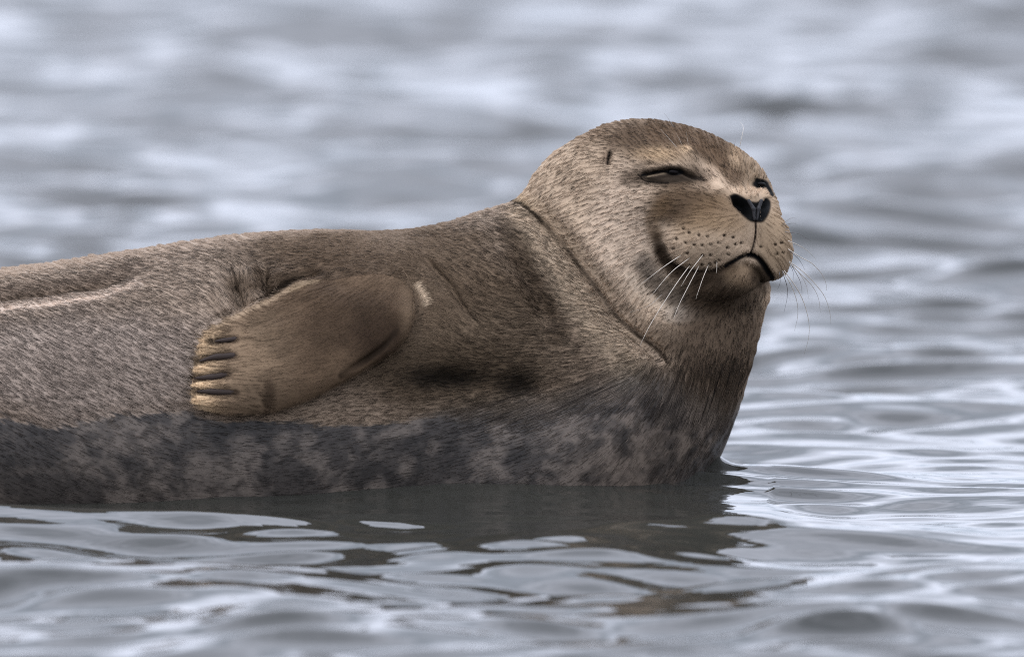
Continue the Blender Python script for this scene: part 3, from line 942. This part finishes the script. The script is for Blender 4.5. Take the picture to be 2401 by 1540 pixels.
# ------------------------------------------------------------------ fur
def grow_fur(count, guard=None):
    T1 = np.concatenate([Q[:, [0, 1, 2]], Q[:, [0, 2, 3]]])
    a, b_, c = V[T1[:, 0]], V[T1[:, 1]], V[T1[:, 2]]
    cen = (a + b_ + c) / 3
    area = np.linalg.norm(np.cross(b_ - a, c - a), axis=1) / 2
    f = (FACING[T1[:, 0]] + FACING[T1[:, 1]]) / 2
    hl = (HLEN[T1].mean(1))
    uvc = UV[T1[:, 0]]
    wgt = area * (hl > .0009) * np.where(f > -.15, 1, .12) * (cen[:, 2] > -.01) * (cen[:, 0] > -.62)
    wgt *= 1 + 1.1 * np.clip((.0055 - hl) / .0025, 0, 1)
    wgt *= np.clip(.35 + .0 + np.abs(f), .35, 1) ** .0
    if guard is not None:
        wgt = area * guard[T1].mean(1) * sstep(.12, .45, f) * (cen[:, 2] > .0)
    p = np.cumsum(wgt); p /= p[-1]
    ti = np.searchsorted(p, np.sort(rng.random(count)))
    r1, r2 = np.sqrt(rng.random(count)), rng.random(count)
    w0, w1, w2 = 1 - r1, r1 * (1 - r2), r1 * r2
    tri = T1[ti]
    mix = lambda A: A[tri[:, 0]] * (w0[:, None] if A.ndim > 1 else w0) + A[tri[:, 1]] * (w1[:, None] if A.ndim > 1 else w1) + A[tri[:, 2]] * (w2[:, None] if A.ndim > 1 else w2)
    R0 = mix(V); nn = mix(NRM); nn /= np.linalg.norm(nn, axis=1, keepdims=True)
    col = mix(COAT); ln = mix(HLEN); wet = mix(WETM)
    uv = trace(R0)
    f2 = flow(uv[:, 0], uv[:, 1])
    f2 = f2 + rng.normal(0, .13, f2.shape)
    tdir = f2[:, :1] * RIGHT - f2[:, 1:] * UPV
    tdir -= (tdir * nn).sum(1, keepdims=True) * nn
    tdir /= np.linalg.norm(tdir, axis=1, keepdims=True) + 1e-9
    lv = lic(uv[:, 0], uv[:, 1])
    g2 = bil(LICG, uv[:, 0], uv[:, 1], GU0, GV0, GS)
    g2 = g2 - (g2 * f2).sum(1, keepdims=True) * f2
    gl = np.linalg.norm(g2, axis=1, keepdims=True)
    g2 = g2 / (gl + 1e-6) * np.minimum(gl * 7, 1.7)
    sh = (g2[:, :1] * RIGHT - g2[:, 1:] * UPV) / K
    sh -= (sh * nn).sum(1, keepdims=True) * nn
    ln = ln * rng.uniform(.7, 1.15, count) * np.clip(.95 + .14 * lv, .6, 1.25)
    lift = np.clip(.24 + .09 * lv + rng.normal(0, .06, count), .06, .6)
    out = np.zeros((count, 4, 3))
    for k, tt in enumerate((0, .36, .7, 1.0)):
        out[:, k] = R0 - nn * .0004 + tdir * (ln * tt * .95)[:, None] + nn * (ln * lift * (tt - .42 * tt * tt))[:, None] + sh * (tt ** .8)
    if guard is not None:                       # long dark wet hairs lying flat, one by one
        ln = rng.uniform(.0045, .0105, count) * (1 - .25 * headg[tri[:, 0]] + .55 * cracked[tri[:, 0]])
        out = np.zeros((count, 6, 3))
        p, q = R0.copy(), uv.copy()
        out[:, 0] = R0 - nn * .0003
        for k in range(1, 6):
            ff = flow(q[:, 0], q[:, 1]) + rng.normal(0, .05, (count, 2))
            td = ff[:, :1] * RIGHT - ff[:, 1:] * UPV
            td -= (td * nn).sum(1, keepdims=True) * nn
            td /= np.linalg.norm(td, axis=1, keepdims=True) + 1e-9
            p = p + td * (ln / 5)[:, None]
            q = trace(p)
            out[:, k] = p + nn * (.0004 + .0009 * math.sin(math.pi * k / 6.5) * np.clip(mix(HLEN) / .004, 0, 1.6))[:, None]
        dk = np.clip(rng.normal(.40, .13, count), .12, .8) + wet * rng.uniform(.25, .95, count)
        return out, col * dk[:, None], rng.uniform(.00012, .00022, count)
    tone = np.clip(1.06 + .05 * lv - .42 * sstep(.3, 1.5, -lv) + rng.normal(0, .13, count), .35, 1.7)  # strands between locks darker: shade of the gaps put into their colour
    col = col * tone[:, None]
    rad = .000112 * np.clip(rng.normal(1, .2, count), .6, 1.6) * np.clip(ln / .004, .8, 1.3)
    return out, col, rad

FUR_N = 820000
headg, cracked = headm, crack
def make_fur():
    pts, col, rad = grow_fur(FUR_N)
    lock = bil(LOCK, U_, V_, GU0, GV0, GS) * front * (1 - WETM) * (1 - flip_m) * (HLEN > .002) * (1 - muz)
    g = .42 * lock * (1 - .5 * headm) + .85 * crack + .20 * WETM * front * (V[:, 2] > .0)
    gp, gc, gr = grow_fur(37000, g)
    hc = bpy.data.hair_curves.new('fur')
    hc.add_curves([4] * len(pts) + [6] * len(gp))
    hc.attributes['position'].data.foreach_set('vector', np.concatenate([pts.reshape(-1), gp.reshape(-1)]).astype(np.float32))
    ra = hc.attributes.get('radius') or hc.attributes.new('radius', 'FLOAT', 'POINT')
    prof = np.array([1.0, .95, .7, .25])
    ra.data.foreach_set('value', np.concatenate([(rad[:, None] * prof[None]).ravel(), (gr[:, None] * np.array([.5, .9, 1, .9, .7, .2])[None]).ravel()]).astype(np.float32))
    col = np.concatenate([col, gc])
    ca = hc.attributes.new('coat', 'FLOAT_COLOR', 'CURVE')
    ca.data.foreach_set('color', np.concatenate([col, np.ones((len(col), 1))], 1).astype(np.float32).ravel())
    m, t, b = material('fur')
    a = N(t, 'ShaderNodeAttribute', attribute_name='coat')
    hi = N(t, 'ShaderNodeHairInfo')
    r = N(t, 'ShaderNodeMapRange'); r.inputs['To Min'].default_value = .55; r.inputs['To Max'].default_value = 1.3
    x = N(t, 'ShaderNodeMixRGB', blend_type='MULTIPLY'); x.inputs[0].default_value = 1
    t.links.new(hi.outputs['Intercept'], r.inputs['Value'])
    t.links.new(a.outputs['Color'], x.inputs[1]); t.links.new(r.outputs[0], x.inputs[2])
    t.links.new(x.outputs[0], b.inputs['Base Color'])
    b.inputs['Roughness'].default_value = .5
    b.inputs['Specular IOR Level'].default_value = .05
    o = link('fur', hc, seal, m)
    tag(o, kind='stuff')
    return o
make_fur()

# ------------------------------------------------------------------ whiskers, claws, eyes, nose
def tube(name, P, rad, mat, sides=6, flat=None):
    P = np.array(P); m = len(P)
    tn = np.gradient(P, axis=0); tn /= np.linalg.norm(tn, axis=1, keepdims=True)
    ref = np.array([0, -1.0, 0.15])
    a = np.cross(tn, ref); a /= np.linalg.norm(a, axis=1, keepdims=True)
    b = np.cross(tn, a)
    vs = []
    for i in range(m):
        for s_ in range(sides):
            th = 2 * math.pi * s_ / sides
            vs.append(P[i] + rad[i] * (math.cos(th) * a[i] + (flat or 1) * math.sin(th) * b[i]))
    fs = []
    for i in range(m - 1):
        for s_ in range(sides):
            s2 = (s_ + 1) % sides
            fs.append((i * sides + s_, i * sides + s2, (i + 1) * sides + s2, (i + 1) * sides + s_))
    fs.append(tuple(range(sides))[::-1]); fs.append(tuple((m - 1) * sides + k for k in range(sides)))
    me = bpy.data.meshes.new(name)
    me.from_pydata([tuple(v) for v in vs], [], fs)
    for p in me.polygons: p.use_smooth = True
    return link(name, me, seal, mat)

def surf_y(u, v):
    """depth of the nearest skin point in front of the chart point (u, v)"""
    ii = np.nonzero((np.abs(U_ - u) < 6) & (np.abs(V_ - v) < 6) & (FACING > 0))[0]
    if len(ii) == 0: return None
    return float(V[ii, 1].min())
U_, V_ = UV[:, 0], UV[:, 1]

WM, t, b = material('whisker')
b.inputs['Base Color'].default_value = (.42, .36, .29, 1); b.inputs['Roughness'].default_value = .35
WD, t, b = material('dark_whisker')
b.inputs['Base Color'].default_value = (.10, .085, .075, 1); b.inputs['Roughness'].default_value = .3
def z8(*p):  return [(1440 + x * .24, 576 + y * .24) for x, y in p]
def zf(*p):  return [(1708.8 + x * .374, 288 + y * .374) for x, y in p]
def zb(*p):  return [(1440 + x * .4052, y * .4052) for x, y in p]
WHISK = [ # points, depth change to the tip, material, root radius
    (z8((650, 95), (480, 208), (260, 375)), -.030, WM, .00050), (z8((735, 120), (545, 270), (345, 508)), -.035, WM, .00048),
    (z8((735, 195), (600, 380), (430, 640), (330, 810), (250, 975)), -.040, WM, .00052), (z8((865, 90), (740, 250), (650, 400)), -.022, WM, .00045),
    (z8((825, 200), (705, 430), (635, 570), (575, 720)), -.030, WM, .00046), (z8((920, 185), (860, 330), (795, 520)), -.024, WM, .00046),
    (z8((1000, 160), (1000, 215), (994, 270)), -.01, WM, .0003), (z8((470, 470), (330, 590), (150, 650)), -.012, WM, .0003),
    (zf((330, 640), (385, 600), (425, 600)), .02, WD, .0003), (zf((335, 645), (395, 630), (432, 640)), .02, WD, .0003),
    (zf((350, 668), (380, 664), (405, 672)), .02, WD, .0003), (zf((350, 685), (430, 694), (470, 714), (512, 743)), .03, WD, .0004),
    (zf((370, 740), (440, 770), (495, 805), (545, 858)), .03, WM, .00045), (zf((370, 792), (440, 838), (520, 882), (575, 940), (605, 1000), (612, 1050)), .04, WM, .0005),
    (zf((380, 805), (440, 860), (475, 922)), .02, WD, .00035), (zf((375, 868), (460, 930), (540, 1010), (600, 1092), (632, 1190), (634, 1260)), .04, WM, .0005),
    (zf((375, 875), (450, 950), (520, 1022), (560, 1100), (572, 1190)), .04, WM, .00045), (zf((390, 890), (430, 960), (450, 1010), (458, 1085)), .02, WD, .00032),
    (zf((395, 890), (445, 950), (482, 1015), (500, 1105)), .02, WM, .00035), (zf((345, 925), (420, 1030), (470, 1130), (500, 1250), (498, 1350), (470, 1450)), .035, WM, .0005),
    (zf((335, 928), (390, 1020), (425, 1120), (430, 1210), (410, 1305)), .03, WM, .00045), (zf((332, 930), (362, 1020), (365, 1090), (345, 1185)), .02, WD, .0004),
    (zf((315, 935), (320, 1000), (303, 1045)), .015, WD, .00035), (zf((380, 890), (400, 930), (406, 982)), .02, WD, .0003),
    (zb((345, 740), (305, 678), (278, 645)), .02, WD, .0003), (zb((392, 845), (375, 805), (355, 768)), -.01, WM, .0003),
    (zb((362, 855), (320, 808), (268, 750)), -.012, WM, .0003), (zb((428, 842), (422, 805), (415, 765)), -.008, WM, .00028),
    (zb((692, 850), (699, 820), (706, 798)), .01, WD, .0003), (zb((725, 850), (743, 765), (745, 735), (728, 706)), .02, WM, .00028),
]
for pts, dy, mat, r0 in WHISK:
    c = spline(pts, 5)
    y0 = surf_y(*c[0])
    if y0 is None:
        y0 = -.03
    tt = np.linspace(0, 1, len(c))
    P = np.array([W(p[0], p[1], y0 + .0015 - .0035 * min(1, q * 6) + dy * q) for p, q in zip(c, tt)])
    tube('whisker', P, r0 * (1 - .8 * tt), mat, 5)

CL, t, b = material('claw')
b.inputs['Base Color'].default_value = (.030, .021, .017, 1); b.inputs['Roughness'].default_value = .5; b.inputs['Specular IOR Level'].default_value = .08
for i, c in enumerate(CLAWS):
    c = spline(c, 4)
    y0 = np.array([surf_y(*p) if surf_y(*p) is not None else -.2 for p in c])
    tt = np.linspace(0, 1, len(c))
    P = np.array([W(p[0], p[1], yy - .0006 + .0045 * q ** 3) for p, yy, q in zip(c, np.minimum(y0, y0.min() + .006), tt)])
    r = (8.0 if i else 5.5) / K * np.clip(.22 + 1.5 * tt ** .8, 0, 1)
    tube('claw', P, r, CL, 10, .8)

EY, t, b = material('eye')
b.inputs['Base Color'].default_value = (.006, .005, .005, 1); b.inputs['Roughness'].default_value = .45; b.inputs['Specular IOR Level'].default_value = .03
def blobmesh(name, c, r, axes, mat):
    vs, fs = [], []
    a, bb = 14, 10
    for j in range(bb + 1):
        ph = math.pi * j / bb
        for i in range(a):
            th = 2 * math.pi * i / a
            q = np.array([math.sin(ph) * math.cos(th) * r[0], math.sin(ph) * math.sin(th) * r[1], math.cos(ph) * r[2]])
            vs.append(tuple(np.array(c) + q @ axes))
    for j in range(bb):
        for i in range(a):
            fs.append((j * a + i, j * a + (i + 1) % a, (j + 1) * a + (i + 1) % a, (j + 1) * a + i))
    me = bpy.data.meshes.new(name); me.from_pydata(vs, [], fs)
    for p in me.polygons: p.use_smooth = True
    return link(name, me, seal, mat)
for c, r in ((z1((1016, 439))[0], (15, 6, 5)), (z1((1562, 514))[0], (13, 6, 5))):
    y0 = surf_y(*c) or -.1
    blobmesh('eye', W(c[0], c[1], y0 + 1.5 / K), np.array(r) / K, HM[[1, 0, 2]] if False else np.stack([hN * -1, hF, hU]), EY)

NO, t, b = material('nose_leather')
b.inputs['Base Color'].default_value = (.010, .008, .008, 1); b.inputs['Roughness'].default_value = .3; b.inputs['Specular IOR Level'].default_value = .25
nn_ = N(t, 'ShaderNodeTexNoise'); nn_.inputs['Scale'].default_value = 900
nb = N(t, 'ShaderNodeBump'); nb.inputs['Strength'].default_value = .6; nb.inputs['Distance'].default_value = .0005
t.links.new(nn_.outputs['Fac'], nb.inputs['Height']); t.links.new(nb.outputs[0], b.inputs['Normal'])
def sept(P):
    q = [W(p[0], p[1], (surf_y(*p) or -.14) + 3.5 / K) for p in z1((1482, 618), (1512, 668), (1517, 735), (1562, 618), (1541, 668), (1533, 735))]
    a = smin(rcone(P, q[0], q[1], 4.6 / K, 5.2 / K), rcone(P, q[1], q[2], 5.2 / K, 3.6 / K), 3 / K)
    c = smin(rcone(P, q[3], q[4], 4.4 / K, 5.0 / K), rcone(P, q[4], q[5], 5.0 / K, 3.6 / K), 3 / K)
    return smin(a, c, 1.5 / K)
c0 = W(*z1((1525, 680))[0], surf_y(*z1((1525, 680))[0]) or -.14)
ax = [np.arange(c0[k] - .028, c0[k] + .028, .0009) for k in range(3)]
gg = np.meshgrid(*ax, indexing='ij')
F_ = sept(np.stack([g.ravel() for g in gg], 1)).reshape(gg[0].shape)
if (F_ < 0).any():
    nv, nq = surface_nets(F_, *ax)
    link('nose', np_mesh('nose', nv, nq), seal, NO)

# =====================================================================================
# WATER
# =====================================================================================
def grow(start, step, ratio, end):
    out = [start]
    while abs(out[-1]) < end:
        out.append(out[-1] + step); step *= ratio
    return out
def water():
    xp = list(np.arange(0, .62, .0062)) + grow(.625, .0075, 1.12, 6000)
    xs = np.array(sorted(set([-x for x in xp[1:]] + xp)))
    ym = list(np.arange(-1.5, .45, .0052)) + list(np.arange(.45, 2.2, .009)) + list(np.arange(2.2, 8.5, .017)) + grow(8.5, .03, 1.1, 9000)
    yb = grow(-1.506, -.008, 1.13, 200)
    ys = np.array(sorted(yb + ym))
    X, Y = np.meshgrid(xs, ys, indexing='ij')
    r = np.random.default_rng(42)
    Z = np.zeros_like(X); DX = np.zeros_like(X); DY = np.zeros_like(X)
    P3 = np.stack([X.ravel(), Y.ravel(), np.zeros(X.size)], 1)
    patch = fbm(P3, 1.1, 2, 77).reshape(X.shape)
    patch2 = fbm(P3 + 31.7, 2.3, 2, 78).reshape(X.shape)
    # sheltered strip to the right of the chest, livelier in front of the flank and out at the back
    calm = 1 - .45 * np.exp(-(((X - .45) / .35) ** 2 + ((Y - .1) / .75) ** 2))
    calm *= 1 - .5 * np.exp(-((Y + .2) / .09) ** 2) * (X < .25)
    calm *= 1 - .80 * np.exp(-((Y + .27) / .085) ** 2) * sstep(.32, .22, X)
    ncomp = 80
    for i in range(ncomp):
        lam = .042 * (18.0 ** r.random() ** 1.1)
        th = r.normal(0, .20 + .30 * min(1, lam / .4)) + (math.pi if r.random() < .25 else 0) + .03
        kx, ky = math.sin(th) * 2 * math.pi / lam, math.cos(th) * 2 * math.pi / lam
        slope = .050 * (lam / .15) ** -.2
        a = slope * lam / (2 * math.pi)
        ph = r.random() * 6.283
        arg = kx * X + ky * Y + ph + 2.2 * (patch2 - .5)
        res = np.clip(1 - np.maximum(0, np.abs(Y) - 4 * lam / .06) / (7 * lam / .06), 0, 1)
        sel = np.clip(.35 + 2.4 * (vary(i, P3, X.shape) - .28), .0, 1.6)
        A = a * calm * res * sel
        Z += A * np.sin(arg)
        q = .75
        DX -= q * A * math.sin(th) * np.cos(arg) * -1
        DY -= q * A * math.cos(th) * np.cos(arg) * -1
    # one long ripple that has run on from the flank
    yc = -.405 + .05 * (patch - .5) + .035 * (patch2 - .5) - .03 * X
    Z += (.0105 * np.clip(.85 + 1.2 * (patch2 - .45), .6, 1.2)) * np.exp(-((Y - yc) / .026) ** 2) * sstep(-.62, -.35, X) * sstep(.50, .12, X)
    fade = np.clip(1 - (np.hypot(X, Y) - 14) / 40, 0, 1)
    Z *= fade; DX *= fade; DY *= fade
    # lift of the water where the chest parts it, and the film climbing the flank
    Z += .0085 * np.exp(-((X - .194) / .013) ** 2 - ((Y + .01) / .045) ** 2)
    Z += .007 * np.exp(-((Y + .17) / .09) ** 2) * np.exp(-((X - .03) / .22) ** 2)
    # thin film of water drawn up where it touches the coat
    near = (np.abs(X) < .8) & (np.abs(Y) < .3)
    Pn = np.stack([X[near], Y[near], np.full(near.sum(), .004)], 1)
    dn = smin(sd_trunk(Pn), sd_neck(Pn), .06)
    Z[near] += .0032 * np.exp(-np.abs(dn) / .007)
    Vw = np.stack([X + DX, Y + DY, Z], -1).reshape(-1, 3)
    nx, ny = X.shape
    id_ = np.arange(nx * ny).reshape(nx, ny)
    Qw = np.stack([id_[:-1, :-1], id_[1:, :-1], id_[1:, 1:], id_[:-1, 1:]], -1).reshape(-1, 4)
    print('water quads', len(Qw))
    m, t, b = material('water')
    b.inputs['Base Color'].default_value = (.022, .021, .017, 1)
    b.inputs['Roughness'].default_value = .03
    b.inputs['IOR'].default_value = 1.42
    tcw = N(t, 'ShaderNodeTexCoord'); nz = N(t, 'ShaderNodeTexNoise')
    mpw = N(t, 'ShaderNodeMapping'); mpw.inputs['Scale'].default_value = (13, 60, 40)
    nz.inputs['Scale'].default_value = 1; nz.inputs['Detail'].default_value = 2
    bw = N(t, 'ShaderNodeBump'); bw.inputs['Strength'].default_value = .35; bw.inputs['Distance'].default_value = .0018
    t.links.new(tcw.outputs['Object'], mpw.inputs['Vector']); t.links.new(mpw.outputs[0], nz.inputs['Vector'])
    t.links.new(nz.outputs['Fac'], bw.inputs['Height']); t.links.new(bw.outputs[0], b.inputs['Normal'])
    o = link('water', np_mesh('water', Vw, Qw), None, m)
    tag(o, kind='structure')
    return o
def vary(i, P3, shape):
    # slow patchiness so that no wave train runs on for ever; one field per three trains
    key = i // 6
    if key not in _var:
        _var[key] = vnoise(P3 + key * 7.13, 1.7, 100 + key).reshape(shape)
    return _var[key]
_var = {}
water()
